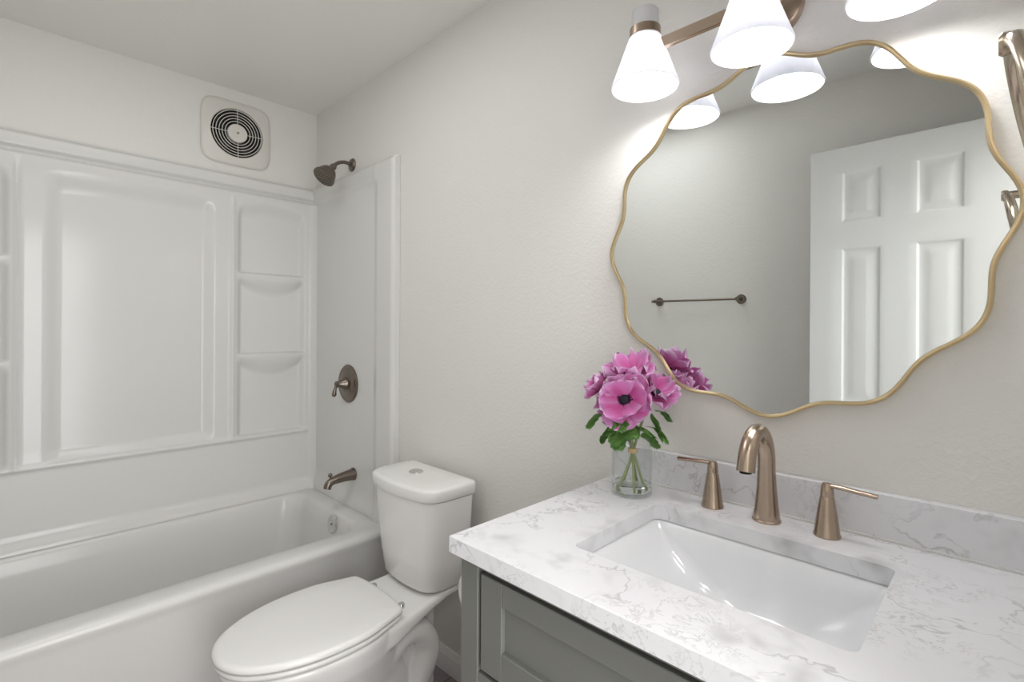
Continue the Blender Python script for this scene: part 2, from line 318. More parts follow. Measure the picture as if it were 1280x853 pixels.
# ------------------------------------------------------------------ moulded tub surround
def surround():
    t = thing('tub_surround', 'glossy white moulded shower surround with built-in corner shelves above the bathtub', 'shower surround', (0.0, -0.757, 0.45))
    F = 0.045; R1, R2 = -0.42, -1.15; BZ = 0.4495
    shelf = [1.155, 1.547]
    def back(y, z):
        # z profile: lower band proud, top flange bead then cove
        x = F
        # recesses (0..1 mask)
        def arch(u, zt, rise): return zt - rise * u * u
        # side columns
        for (a, b) in ((-0.405, -0.072), (-1.442, -1.165)):
            c = (a + b) / 2; hw = (b - a) / 2; u = (y - c) / hw
            if abs(u) < 1:
                e = min(y - a, b - y); top = 1.915 - 0.035 * (u * u)
                m_ = ss(0, 0.03, e) * ss(0, 0.012, z - 0.762) * ss(0, 0.08, top - z)
                dep = 0.026 * m_
                for s in shelf:
                    dz = s - z
                    cov = 0.035 + 0.075 * (1 - u * u)
                    if 0 <= dz < cov: dep *= ss(0, 1, (dz / cov) ** 1.3)
                    elif -0.012 < dz < 0: dep *= ss(0, 0.012, -dz)
                x -= dep
        if R2 < y < R1:
            u = (y - (R1 + R2) / 2) / ((R1 - R2) / 2)
            e = min(y - R2, R1 - y); top = 1.905 - 0.025 * abs(u) ** 3
            m_ = (0.12 * ss(0, 0.02, e) + 0.88 * ss(0.07, 0.125, e)) * (0.25 * ss(0.0, 0.01, z - 0.762) + 0.75 * ss(0.005, 0.045 + 0.01 * abs(u), z - 0.762)) * ss(0, 0.09, top - z)
            x -= 0.026 * m_
        # ridges standing at R1 and R2
        for r_ in (R1, R2):
            x += 0.008 * math.exp(-((y - r_) / 0.008) ** 2) * ss(0.74, 0.77, z) * ss(1.93, 1.86, z)
        # ledge lip at z = .76
        x += 0.010 * math.exp(-((z - 0.755) / 0.010) ** 2) * ss(-1.46, -1.43, y) * ss(-0.05, -0.075, y)
        # top: cove, groove, then flat flange
        if z > 1.93: x = x + (0.022 - x) * ss(1.93, 1.952, z)
        if z > 1.952: x = x + 0.020 * ss(1.952, 1.966, z)
        if z > 2.005: x = x - 0.026 * ss(2.005, 2.024, z)
        # bottom: foot flare on to the deck
        if z < 0.52: x += 0.028 * (1 - ss(BZ, 0.52, z)) ** 1.5
        # corner coves
        ec = min(-0.0 - y, y + 1.512)
        x += 0.055 * (1 - ss(0.0, 0.075, ec)) ** 2 * ss(2.02, 1.9, z)
        return x
    def lin(a, b, n): return [a + (b - a) * i / n for i in range(n + 1)]
    ys = lin(-1.510, -0.004, 280); zs = lin(BZ, 2.027, 330)
    bm = bmesh.new(); g = [[bm.verts.new((back(y, z), y, z)) for z in zs] for y in ys]
    bk = [[bm.verts.new((0.001, y, z)) for z in (BZ, 2.027)] for y in (ys[0], ys[-1])]
    for i in range(len(ys) - 1):
        for j in range(len(zs) - 1): bm.faces.new((g[i][j], g[i + 1][j], g[i + 1][j + 1], g[i][j + 1]))
    bm.faces.new([g[i][-1] for i in range(len(ys))] + [bk[1][1], bk[0][1]])
    bm.faces.new([g[i][0] for i in range(len(ys))][::-1] + [bk[0][0], bk[1][0]])
    bm.faces.new([g[0][j] for j in range(len(zs))] + [bk[0][1], bk[0][0]])
    bm.faces.new([g[-1][j] for j in range(len(zs))][::-1] + [bk[1][0], bk[1][1]])
    o = part('back_panel', bm, MACR, t, angle=60)
    def end(x, z, top):
        d = 0.026
        d += 0.011 * ss(0.645, 0.70, x + 0.0)                       # raised outer border
        d += 0.010 * ss(top - 0.10, top - 0.075, z) * (1 - ss(0.655, 0.70, x))
        if z < 0.56: d += 0.016 * (1 - ss(BZ, 0.56, z)) ** 1.5 
        if x > 0.80: d -= 0.010 * ss(0.80, 0.818, x) ** 2
        if z > top - 0.02: d -= 0.012 * ss(top - 0.02, top, z)
        return d
    def endpanel(s, name):
        xs = lin(0.02, 0.818, 120); bm = bmesh.new(); top = 2.027
        zz = lin(BZ, top, 220)
        f = (lambda d: -d) if s > 0 else (lambda d: RY + d)
        g = [[bm.verts.new((x, f(end(x, z, top)), z)) for z in zz] for x in xs]
        bk = [[bm.verts.new((x, f(0.001), z)) for z in (BZ, top)] for x in (xs[0], xs[-1])]
        for i in range(len(xs) - 1):
            for j in range(len(zz) - 1): bm.faces.new((g[i][j], g[i + 1][j], g[i + 1][j + 1], g[i][j + 1]))
        bm.faces.new([g[i][-1] for i in range(len(xs))] + [bk[1][1], bk[0][1]])
        bm.faces.new([g[-1][j] for j in range(len(zz))][::-1] + [bk[1][0], bk[1][1]])
        bm.faces.new([g[i][0] for i in range(len(xs))][::-1] + [bk[0][0], bk[1][0]])
        part(name, bm, MACR, t, angle=50)
    endpanel(1, 'end_panel'); endpanel(-1, 'end_panel')
surround()

# ------------------------------------------------------------------ exhaust fan
def fan():
    cy, cz = -0.396, 2.222
    t = thing('exhaust_fan', 'square white wall exhaust fan with round dark grille high on the left wall', 'exhaust fan', (0, cy, cz))
    n = 96
    def sq(h, x, p=5.5):
        out = []
        for i in range(n):
            a = 2 * PI * i / n; c, s = math.cos(a), math.sin(a)
            r = h / (abs(c) ** p + abs(s) ** p) ** (1 / p); out.append(Vector((x, cy + r * c, cz + r * s)))
        return out
    def ci(r, x): return [Vector((x, cy + r * math.cos(2 * PI * i / n), cz + r * math.sin(2 * PI * i / n))) for i in range(n)]
    bm = bmesh.new()
    loft(bm, [sq(0.153, 0.001), sq(0.154, 0.006), sq(0.150, 0.012), sq(0.143, 0.015), sq(0.135, 0.017, 4.5), ci(0.124, 0.021), ci(0.119, 0.022), ci(0.115, 0.019), ci(0.113, 0.004)], False, False)
    part('cover', bm, MPLAS, t, angle=35)
    part('cavity_shade', L([(0.0, 0), (0.116, 0), (0.116, 0.002), (0, 0.002)], (0.0012, cy, cz), (1, 0, 0), 48), MDARK, t)  # flat black disc: the shade inside the fan is put into its colour
    bm = bmesh.new()
    for r in (0.055, 0.068, 0.081, 0.094, 0.107):
        tube(bm, [Vector((0.021, cy + r * math.cos(a), cz + r * math.sin(a))) for a in [2 * PI * i / 64 for i in range(64)]], 0.0017, 8, True)
    for a in (0.02, PI / 2 + 0.02, PI + 0.02, 3 * PI / 2 + 0.02):
        tube(bm, [(0.0205, cy + r * math.cos(a), cz + r * math.sin(a)) for r in (0.042, 0.08, 0.116)], 0.0014, 8)
    part('grille', bm, MPLAS, t)
    h = part('hub_disc', L([(0, 0.004), (0.044, 0.004), (0.045, 0.016), (0.042, 0.022), (0.02, 0.0235), (0, 0.0235)], (0, cy, cz), (1, 0, 0), 48), MPLAS, t)
    part('screw', L([(0.0, 0.0), (0.006, 0), (0.006, 0.002), (0.002, 0.0028), (0, 0.002)], (0.0232, cy, cz), (1, 0, 0), 20), MNIK, h)
    bm = bmesh.new()
    for k in range(5):
        a = 2 * PI * k / 5
        q = [(0.004, 0.045, a), (0.013, 0.045, a + 0.5), (0.012, 0.108, a + 0.42), (0.005, 0.108, a)]
        vs = [bm.verts.new((x, cy + r * math.cos(b), cz + r * math.sin(b))) for x, r, b in q]; bm.faces.new(vs)
    bmesh.ops.solidify(bm, geom=bm.faces[:], thickness=0.001)
    part('impeller', bm, mat('impeller_grey', srgb(60, 60, 58), 0.6), t)
fan()

# ------------------------------------------------------------------ shower fittings
def shower():
    t = thing('wall_shower', 'brushed pewter shower head on a short curved arm above the surround', 'shower head', (0.40, 0, 2.075))
    part('flange', L([(0.0, 0.0), (0.030, 0.0), (0.031, 0.004), (0.026, 0.010), (0.015, 0.014), (0, 0.014)], (0.40, -0.0005, 2.078), (0, -1, 0)), MPEW, t)
    pts = catmull([(0.40, -0.005, 2.078), (0.40, -0.04, 2.082), (0.405, -0.075, 2.070), (0.408, -0.105, 2.045)], 8)
    part('arm', T(pts, 0.0085, 16), MPEW, t)
    ax = Vector((0.05, -0.62, -0.78)).normalized(); o = Vector((0.408, -0.098, 2.050))
    h = part('spray_head', L([(0, 0), (0.013, 0.0), (0.016, 0.01), (0.014, 0.02), (0.018, 0.026), (0.030, 0.034), (0.041, 0.052), (0.047, 0.072), (0.052, 0.078), (0.052, 0.086), (0.047, 0.090), (0, 0.090)], o, ax, 48), MPEW, t)
    u, v, d = basis(ax); bm = bmesh.new()
    for rr, k in ((0.010, 6), (0.021, 12), (0.032, 18), (0.042, 24)):
        for i in range(k):
            a = 2 * PI * i / k; p = o + d * 0.0895 + (u * math.cos(a) + v * math.sin(a)) * rr
            lathe(bm, [(0.0018, 0), (0.0014, 0.003)], p, ax, 6)
    part('nozzles', bm, MDARK, h)
    t = thing('shower_valve', 'round brushed pewter shower valve plate with teardrop lever', 'shower valve', (0.423, -0.026, 1.024))
    c = Vector((0.423, -0.0265, 1.024))
    part('escutcheon', L([(0, 0), (0.090, 0), (0.091, 0.004), (0.084, 0.010), (0.070, 0.009), (0.060, 0.012), (0.045, 0.016), (0.030, 0.017), (0, 0.017)], c, (0, -1, 0), 64), MPEW, t)
    hd = part('handle', L([(0, 0.010), (0.031, 0.012), (0.030, 0.022), (0.022, 0.032), (0.017, 0.048), (0.014, 0.056), (0.016, 0.062), (0.010, 0.068), (0, 0.069)], c, (0, -1, 0), 40), MPEW, t)
    pts = [c + Vector(p) for p in ((0, -0.058, 0.004), (-0.004, -0.062, -0.012), (-0.007, -0.066, -0.030), (-0.009, -0.068, -0.048), (-0.010, -0.069, -0.058))]
    part('lever', T(catmull(pts, 5), [0.007] * 3 + [0.0058] * 4 + [0.0065] * 3 + [0.0085] * 3 + [0.0105] * 4 + [0.009] * 2 + [0.006] * 2, 16), MPEW, hd)
    t = thing('tub_spout', 'brushed pewter tub spout with diverter knob over the bathtub end', 'tub spout', (0.48, -0.026, 0.60))
    x = 0.478
    P = [(x, -0.0262, 0.603), (x, -0.028, 0.603), (x, -0.06, 0.602), (x, -0.10, 0.598), (x, -0.132, 0.592), (x, -0.150, 0.580), (x, -0.156, 0.562)]
    part('spout_body', T(catmull(P, 6), [0.031 - 0.0135 * min(1, i / 24) for i in range(37)], 28), MPEW, t)
    part('diverter_knob', L([(0.004, 0), (0.004, 0.012), (0.009, 0.014), (0.010, 0.022), (0.006, 0.027), (0, 0.028)], (x, -0.140, 0.602), (0, -0.1, 1), 20), MPEW, t)
    t = thing('overflow_cover', 'round polished chrome overflow plate inside the bathtub end', 'overflow plate', (0.49, -0.150, 0.372))
    ax = (0, -1, 0.12); c = Vector((0.490, -0.131, 0.402))
    part('plate', L([(0, 0), (0.042, 0), (0.043, 0.005), (0.036, 0.010), (0.028, 0.008), (0.010, 0.009), (0, 0.009)], c, ax, 40), MCHR, t)
    part('screw', L([(0, 0.008), (0.005, 0.008), (0.005, 0.011), (0, 0.012)], c, ax, 16), MPEW, t)
shower()

# ------------------------------------------------------------------ toilet
def egg(hw, yb, yf, z, n=64, cx=0, flat=2.6, bw=0.75):
    """closed outline: rounded front at yf, squarer back at yb"""
    out = []; ym = yb + (yf - yb) * 0.46
    for i in range(n):
        a = 2 * PI * i / n; s, c = math.sin(a), math.cos(a)
        if c >= 0: x, y = hw * s, ym + (yf - ym) * c
        else:
            p = 2 / flat; x = hw * math.copysign(abs(s) ** p, s) * (bw + (1 - bw) * (1 - abs(c) ** 2)); y = ym + (yb - ym) * abs(c) ** p
        out.append(Vector((cx + x, y, z)))
    return out
def toilet():
    CX = 1.188; TX = 1.166
    t = thing('toilet', 'white two-piece toilet with closed seat lid between bathtub and vanity', 'toilet', (CX, -0.4, 0))
    bm = bmesh.new()
    S = [(0.0, .118, -.16, -.62), (.03, .120, -.16, -.625), (.06, .108, -.17, -.61), (.13, .100, -.20, -.60), (.20, .112, -.24, -.635), (.26, .142, -.27, -.70), (.315, .168, -.28, -.755), (.358, .180, -.285, -.78), (.378, .184, -.29, -.787), (.3875, .180, -.295, -.783)]
    loft(bm, [egg(h, a, b, z, cx=CX, bw=0.9) for z, h, a, b in S])
    # deck that carries the tank
    rings = []
    for y, hw, z0, z1 in ((-.42, .15, .29, .386), (-.34, .156, .315, .390), (-.27, .146, .340, .392), (-.20, .136, .362, .398), (-.12, .118, .370, .402), (-.055, .110, .372, .402)):
        rings.append([Vector((CX + a * hw, y, z0 + (z1 - z0) * b)) for a, b in ((-1, .25), (-1, .8), (-.94, 1), (0, 1), (.94, 1), (1, .8), (1, .25), (.9, 0), (0, -.1), (-.9, 0))])
    loft(bm, rings)
    # trapway: S-bend showing on both flanks
    for s in (-1, 1):
        p = [(CX + s * .058, -.50, .20), (CX + s * .064, -.42, .19), (CX + s * .066, -.34, .24), (CX + s * .066, -.27, .29), (CX + s * .066, -.205, .28), (CX + s * .066, -.165, .21), (CX + s * .066, -.195, .13), (CX + s * .064, -.25, .06), (CX + s * .060, -.27, .02)]
        tube(bm, catmull(p, 6), 0.042, 20)
    box(bm, (CX - .05, -.32, .02), (CX + .05, -.12, .36), 0.01)
    o = part('bowl', bm, MPOR, t, angle=180)
    rm = o.modifiers.new('remesh', 'REMESH'); rm.mode = 'VOXEL'; rm.voxel_size = 0.0055; rm.use_smooth_shade = True
    sm = o.modifiers.new('smooth', 'SMOOTH'); sm.iterations = 7; sm.factor = 0.5
    for s in (-1, 1):
        part('floor_bolt_cap', L([(0.013, 0), (0.013, .006), (.009, .014), (0, .017)], (CX + s * .098, -.30, 0.0), n=20), MPOR, t)
    # seat and lid
    def outline(sc_, z, yb=-.305):
        z = z - .018
        half = [(0.0, -.797), (.055, -.786), (.105, -.752), (.148, -.69), (.176, -.61), (.186, -.53), (.184, -.45), (.170, -.395), (.156, -.352), (.147, -.325), (.132, yb - .008), (.06, yb + .002)]
        pts = [Vector((x, y, 0)) for x, y in half] + [Vector((0, yb + .002, 0))] + [Vector((-x, y, 0)) for x, y in half[::-1][:-1]]
        pts = catmull(pts, 5, True); c = Vector((0, -.54, 0))
        return [Vector((CX + (p.x) * sc_, c.y + (p.y - c.y) * sc_, z)) for p in pts]
    bm = bmesh.new(); loft(bm, [outline(.965, .409), outline(.985, .411), outline(.992, .418), outline(.985, .4225), outline(.96, .4238)])
    part('seat', bm, MSEAT, t, angle=60)
    bm = bmesh.new(); loft(bm, [outline(.95, .4275), outline(.985, .4285), outline(1.003, .4315), outline(1.005, .436), outline(.998, .441), outline(.98, .4455), outline(.94, .4475), outline(.6, .4490), outline(.2, .4495)])
    part('seat_lid', bm, MSEAT, t, angle=60)
    for s in (-1, 1):
        bm = bmesh.new(); lathe(bm, [(0, 0), (.011, 0), (.011, .012), (.009, .015), (0, .0155)], (CX + s * .085, -.283, .391), (0, 0, 1), 24)
        tube(bm, [(CX + s * .085, -.283, .4015), (CX + s * .085, -.312, .408)], .006, 14)
        part('hinge', bm, MCHR, t)
    # tank
    def tk(hw, yb, yf, z, bow, r=0.035, n=12):
        out = []
        # back edge straight, front bowed with rounded corners
        pts = [(-hw, yb)]
        for i in range(n + 1):
            u = -1 + 2 * i / n
            pass
        front = []
        N = 40
        for i in range(N + 1):
            u = -1 + 2 * i / N
            front.append((hw * u, yf + bow * u * u))
        # superellipse corner rounding
        res = []
        for x, y in front:
            e = hw - abs(x)
            if e < r: y = y + (r - math.sqrt(max(0, r * r - (r - e) ** 2)))
            res.append((x, y))
        out = [Vector((TX + x, y, z)) for x, y in res]
        rb = 0.02
        for i in range(7):
            a = math.radians(90 * i / 6); out.append(Vector((TX + hw - rb + rb * math.cos(a), yb - rb + rb * math.sin(a), z)))
        for i in range(7):
            a = math.radians(90 + 90 * i / 6); out.append(Vector((TX - hw + rb + rb * math.cos(a), yb - rb + rb * math.sin(a), z)))
        return out
    bm = bmesh.new()
    loft(bm, [tk(.128, -.075, -.192, .402, .02, .05), tk(.143, -.062, -.212, .407, .022, .05), tk(.152, -.052, -.223, .420, .024, .055), tk(.165, -.046, -.232, .50, .025, .055), tk(.179, -.042, -.240, .60, .026, .055), tk(.187, -.040, -.247, .7225, .027, .055)])
    part('tank', bm, MPOR, t, angle=60)
    bm = bmesh.new()
    loft(bm, [tk(.180, -.045, -.240, .7225, .027, .05), tk(.182, -.042, -.243, .7262, .027, .05), tk(.1925, -.036, -.2535, .7265, .028, .05), tk(.1945, -.034, -.2545, .7290, .028, .05), tk(.1955, -.034, -.2565, .758, .028, .05), tk(.1935, -.036, -.2545, .764, .028, .05), tk(.189, -.040, -.249, .7675, .028, .05), tk(.18, -.048, -.24, .7695, .027, .045), tk(.12, -.09, -.19, .7705, .02, .03)])
    part('tank_lid', bm, MPOR, t, angle=60)
    fb = part('flush_button', L([(0, 0), (.026, 0), (.026, .004), (.022, .006), (0, .006)], (1.138, -.135, .7700), n=40), MCHR, t)
toilet()

# ------------------------------------------------------------------ vanity
VX0, VX1, VF = 1.908, 2.705, -0.565
def vanity():
    t = thing('vanity_cabinet', 'sage grey shaker vanity cabinet under the quartz countertop', 'vanity cabinet', ((VX0 + VX1) / 2, VF / 2, 0))
    for a, b in ((VX0, VX0 + 0.047), (VX1 - 0.047, VX1)):
        part('leg', B((a, VF, 0), (b, VF + 0.045, 0.8645), 0.001, 1), MCAB, t, angle=30)
        part('leg', B((a, -0.045, 0), (b, -0.003, 0.8645), 0.001, 1), MCAB, t, angle=30)
    for z0, z1 in ((0.846, 0.8645), (0.615, 0.652), (0.10, 0.15)): part('rail', B((VX0 + 0.047, VF + .002, z0), (VX1 - 0.047, VF + 0.03, z1)), MCAB, t, angle=30)
    bm = bmesh.new(); box(bm, (VX0 + .004, VF + .045, 0.10), (VX0 + 0.022, -.045, 0.8645)); box(bm, (VX1 - .022, VF + .045, 0.10), (VX1 - 0.004, -.045, 0.8645)); box(bm, (VX0 + .022, -.012, .1), (VX1 - .022, -.004, .8645)); box(bm, (VX0 + .022, VF + .045, .1), (VX1 - .022, -.012, .118))
    part('carcass', bm, MCAB, t, angle=30)
    def shaker(name, x0, x1, z0, z1, rail=0.055):
        bm = bmesh.new(); y = VF + 0.001
        box(bm, (x0, y, z0), (x0 + rail, y + .018, z1), .0012, 1); box(bm, (x1 - rail, y, z0), (x1, y + .018, z1), .0012, 1)
        box(bm, (x0 + rail, y, z1 - rail * .75), (x1 - rail, y + .018, z1), .0012, 1); box(bm, (x0 + rail, y, z0), (x1 - rail, y + .018, z0 + rail * (1 if z1 - z0 > .3 else .95)), .0012, 1)
        box(bm, (x0 + rail - .003, y + .009, z0 + .03), (x1 - rail + .003, y + .016, z1 - .03))
        return part(name, bm, MCAB, t, angle=30)
    shaker('drawer', 1.963, 2.650, 0.661, 0.838)
    xm = (1.963 + 2.650) / 2
    for a, b, hx in ((1.963, xm - .002, xm - .03), (xm + .002, 2.650, xm + .03)):
        d = shaker('cabinet_door', a, b, 0.155, 0.610)
        hb = T(catmull([(hx, VF + .001, .52), (hx, VF - .025, .525), (hx, VF - .028, .47), (hx, VF - .025, .415), (hx, VF + .001, .42)], 6), .005, 12)
        h = obj('handle', hb, MBRZ); h.parent = d
vanity()

CT = 0.897; CX0, CX1, CF = 1.898, 2.718, -0.587
SX0, SX1, SY0, SY1 = 2.092, 2.527, -0.455, -0.146
def counter():
    t = thing('vanity_countertop', 'white quartz countertop with grey veining and low backsplash', 'countertop', ((CX0 + CX1) / 2, CF / 2, 0.866))
    k = 10
    def ring(z, r=.016): return rrect(SX0, SX1, SY0, SY1, r, z, k)
    def outer(z, ins=0):
        inner = ring(z); c = Vector(((SX0 + SX1) / 2, (SY0 + SY1) / 2, z)); out = []
        return [(CX0 + ins, CF + ins), (CX1 - ins, CF + ins), (CX1 - ins, -0.001), (CX0 + ins, -0.001)]
    bm = bmesh.new()
    def plate(z, ins):
        iv = [bm.verts.new(p) for p in ring(z)]
        ov = [bm.verts.new((x, y, z)) for x, y in outer(z, ins)]
        # iv order: corners ++ , -+ , --, +- each k+1 verts
        n = k + 1; q = [iv[0:n], iv[n:2 * n], iv[2 * n:3 * n], iv[3 * n:4 * n]]; oc = [ov[2], ov[3], ov[0], ov[1]]
        for i in range(4):
            for a, b in zip(q[i], q[i][1:]): bm.faces.new((oc[i], a, b))
            bm.faces.new((oc[i], q[i][-1], q[(i + 1) % 4][0], oc[(i + 1) % 4]))
        return iv, ov
    ti, to = plate(CT, 0.0015)
    bi, bo = plate(0.8655, 0.0)
    mo = [bm.verts.new((x, y, CT - 0.0015)) for x, y in outer(0, 0)]
    for i in range(4):
        j = (i + 1) % 4; bm.faces.new((to[i], to[j], mo[j], mo[i])); bm.faces.new((mo[i], mo[j], bo[j], bo[i]))
    for i in range(len(ti)): j = (i + 1) % len(ti); bm.faces.new((ti[i], ti[j], bi[j], bi[i]))
    part('counter_slab', bm, MQ, t, angle=20)
    part('backsplash', B((CX0, -0.020, CT + .0003), (CX1, -0.0005, CT + 0.087), .0012, 1), MQ, t, angle=20)
    part('caulk_line', B((CX0, -0.0245, CT + .0002), (CX1, -0.0201, CT + 0.004)), MACR, t)
counter()
def sink():
    t = thing('sink', 'white rectangular undermount sink in the quartz countertop', 'sink', ((SX0 + SX1) / 2, (SY0 + SY1) / 2, 0.72))
    k = 10; bm = bmesh.new()
    def rg(i_l, i_r, i_f, i_b, r, z): return rrect(SX0 + i_l, SX1 - i_r, SY0 + i_f, SY1 - i_b, r, z, k)
    z = 0.8650
    rings = [rg(-.02, -.02, -.02, -.02, .045, z - .012), rg(-.02, -.02, -.02, -.02, .045, z), rg(-.004, -.004, -.004, -.004, .018, z), rg(.004, .003, .003, .003, .018, z - .006),
             rg(.020, .010, .012, .008, .025, z - .03), rg(.050, .022, .028, .016, .05, z - .06), rg(.085, .038, .048, .026, .065, z - .088), rg(.125, .065, .075, .045, .07, z - .108), rg(.165, .11, .105, .08, .05, z - .118), rg(.19, .18, .135, .13, .02, z - .122)]
    loft(bm, rings, False, True)
    outer_ = [rg(-.02, -.02, -.02, -.02, .045, z - .012), rg(.01, 0, 0, 0, .045, z - .05), rg(.06, .04, .04, .03, .06, z - .11), rg(.15, .10, .1, .08, .05, z - .135)]
    loft(bm, outer_, False, True)
    part('basin', bm, MSINK, t, angle=50)
    part('drain', L([(0.0, 0), (.030, 0), (.031, .002), (.024, .004), (.018, .002), (.016, .006), (0, .007)], ((SX0 + SX1) / 2 + .008, (SY0 + SY1) / 2, z - .1215)), MBRZ, t)
sink()

# ------------------------------------------------------------------ faucet
def faucet():
    x = 2.302
    t = thing('faucet', 'champagne bronze widespread faucet with gooseneck spout and two lever handles behind the sink', 'faucet', (x, -.072, CT))
    p = [(x, -.072, CT + .0003), (x, -.072, CT + .004), (x, -.072, CT + .03), (x, -.072, CT + .07), (x, -.074, CT + .110)]
    r0 = [.0262, .0262, .0225, .0188, .0170]
    R_ = .058; cyy, czz = -.074 - R_, CT + .122
    arc = [(x, cyy + R_ * math.cos(a), czz + R_ * 1.22 * math.sin(a)) for a in [math.radians(d) for d in range(8, 176, 12)]]
    end = [(x, cyy - R_ - .0015, czz + .003)]
    pts = p + arc + end; rad = r0 + [.0168 - .0008 * math.sin(PI * i / len(arc)) for i in range(len(arc))] + [.0170]
    part('spout', T(pts, rad, 32), MBRZ, t)
    part('outlet', L([(0, 0), (.011, 0), (.011, .003), (0, .003)], (x, cyy - R_ - .0015, czz + .0005), (0, 0, 1), 24), MDARK, t)
    part('base_ring', L([(0, 0), (.0275, 0), (.0275, .003), (.0255, .005), (0, .005)], (x, -.072, CT + .0002), n=40), MBRZ, t)
    for xx, s in ((2.189, -1), (2.411, 1)):
        h = part('handle', L([(0, 0), (.0235, 0), (.0235, .003), (.022, .006), (.0170, .045), (.0135, .068), (.0122, .075), (.0115, .076), (.0115, .078), (.0120, .079), (.0100, .097), (.008, .101), (0, .102)], (xx, -.072, CT + .0003), n=40), MBRZ, t)
        bm = bmesh.new()
        tube(bm, catmull([(xx - s * .007, -.072, CT + .0975), (xx + s * .02, -.073, CT + .0975), (xx + s * .05, -.074, CT + .0955), (xx + s * .080, -.075, CT + .094)], 5), .0066, 16, flat=((0, 0, 1), .66))
        lv = obj('lever', bm, MBRZ); lv.parent = h
faucet()

# ------------------------------------------------------------------ mirror
def mirror():
    c = Vector((2.281, 0, 1.500)); n = 360
    def rad(a): return 0.383 + 0.0115 * math.cos(12 * a - math.radians(12))
    t = thing('wall_mirror', 'round wavy-edged mirror in a thin gold frame above the sink', 'mirror', (2.281, 0, 1.11))
    def ring(ins, y): return [Vector((c.x + (rad(2 * PI * i / n) - ins) * math.cos(2 * PI * i / n), y, c.z + (rad(2 * PI * i / n) - ins) * math.sin(2 * PI * i / n))) for i in range(n)]
    bm = bmesh.new(); loft(bm, [ring(.004, -.012), ring(.004, -.019)]); part('mirror_glass', bm, MMIR, t, angle=30)
    bm = bmesh.new(); loft(bm, [ring(.006, -.001), ring(.006, -.012)]); part('backing', bm, MDARK, t, angle=30)
    bm = bmesh.new(); loft(bm, [ring(-.003, -.001), ring(-.0045, -.018), ring(-.0035, -.0235), ring(0.0, -.0265), ring(.003, -.0255), ring(.0045, -.0215), ring(.005, -.0185)], False, False)
    part('frame', bm, MGOLD, t, angle=50)
mirror()

# ------------------------------------------------------------------ vanity light
def vanity_light():
    xs = (2.050, 2.288, 2.526); y = -.135; zb = 1.858
    t = thing('vanity_light', 'three-lamp wall light with white cone shades and bronze bar above the mirror', 'wall light', (xs[1], 0, 1.99))
    part('backplate', L([(0, 0), (.062, 0), (.063, .005), (.060, .018), (.055, .022), (0, .023)], (xs[1], -.0005, 1.992), (0, -1, 0), 56), MBRZ, t)
    part('mounting_arm', L([(.014, 0), (.014, .10)], (xs[1], -.02, 1.972), (0, -1, 0), 24), MBRZ, t)
    part('crossbar', B((xs[0] + .025, y - .003, 1.935), (xs[2] - .025, y + .009, 1.960), .001, 1), MBRZ, t, angle=30)
    for x in xs:
        bm = bmesh.new()
        lathe(bm, [(.032, .118), (.0745, .0), (.0765, .0005), (.0772, .003), (.0345, .121), (.033, .1215)], (x, y, zb), n=64, cap=False)
        bm.verts.ensure_lookup_table()
        n = 64; a = [bm.verts[i] for i in range(n)]; b = [bm.verts[5 * n + i] for i in range(n)]
        for i in range(n): j = (i + 1) % n; bm.faces.new((a[i], a[j], b[j], b[i]))
        s = part('lamp_shade', bm, MSHADE, t, angle=60)
        def sub(name, bm_, m): o = obj(name, bm_, m); o.parent = s; return o
        sub('collar', L([(.0345, .112), (.0362, .113), (.0352, .137), (.033, .138)], (x, y, zb), n=48), MBRZ)
        sub('socket_cap', L([(.031, .136), (.0305, .176), (.028, .180), (0, .181)], (x, y, zb), n=48), MSHADE)
        sub('finial', L([(.012, .180), (.012, .186), (.009, .192), (0, .194)], (x, y, zb), n=24), MPEW)
        bb = L([(.013, .106), (.014, .085), (.022, .070), (.029, .052), (.030, .040), (.027, .027), (.018, .016), (.008, .0115), (0, .0105)], (x, y, zb + .004), n=20)
        sub('bulb', bb, MBULB)
vanity_light()

# ------------------------------------------------------------------ towel bar (seen in the mirror) and towel ring
def towel_bar():
    t = thing('towel_bar', 'slim pewter towel bar on the wall opposite, seen in the mirror', 'towel bar', (1.46, RY, 1.45))
    for x in (1.235, 1.69):
        p = part('mounting_post', L([(0, 0), (.024, 0), (.025, .004), (.022, .008), (.009, .010), (.008, .050), (.010, .062), (0, .064)], (x, RY + .0005, 1.449), (0, 1, 0), 32), MPEW, t)
    part('bar', T([(1.215, RY + .055, 1.449), (1.70, RY + .055, 1.449)], .0062, 16), MPEW, t)
towel_bar()
def towel_ring():
    cy, cz = -0.44, 1.600
    t = thing('towel_ring', 'brushed nickel towel ring on the right side wall beside the mirror', 'towel ring', (RX, cy, cz))
    part('wall_plate', L([(0, 0), (.026, 0), (.027, .004), (.023, .009), (0, .010)], (RX - .0005, cy, cz), (-1, 0, 0), 36), MNIK, t)
    part('post', L([(.009, .008), (.009, .060), (.0115, .062), (.0125, .070), (.010, .073), (0, .073)], (RX, cy, cz), (-1, 0, 0), 24), MNIK, t)
    R_ = .078; pts = []
    for i in range(72):
        a = 2 * PI * i / 72; dz = R_ * math.cos(a) - R_; tilt = -dz / (2 * R_)
        pts.append((2.658 + .030 * tilt, cy + R_ * math.sin(a), cz - .003 + dz * .98))
    part('ring', T(pts, .0080, 14, True), MNIK, t)
towel_ring()
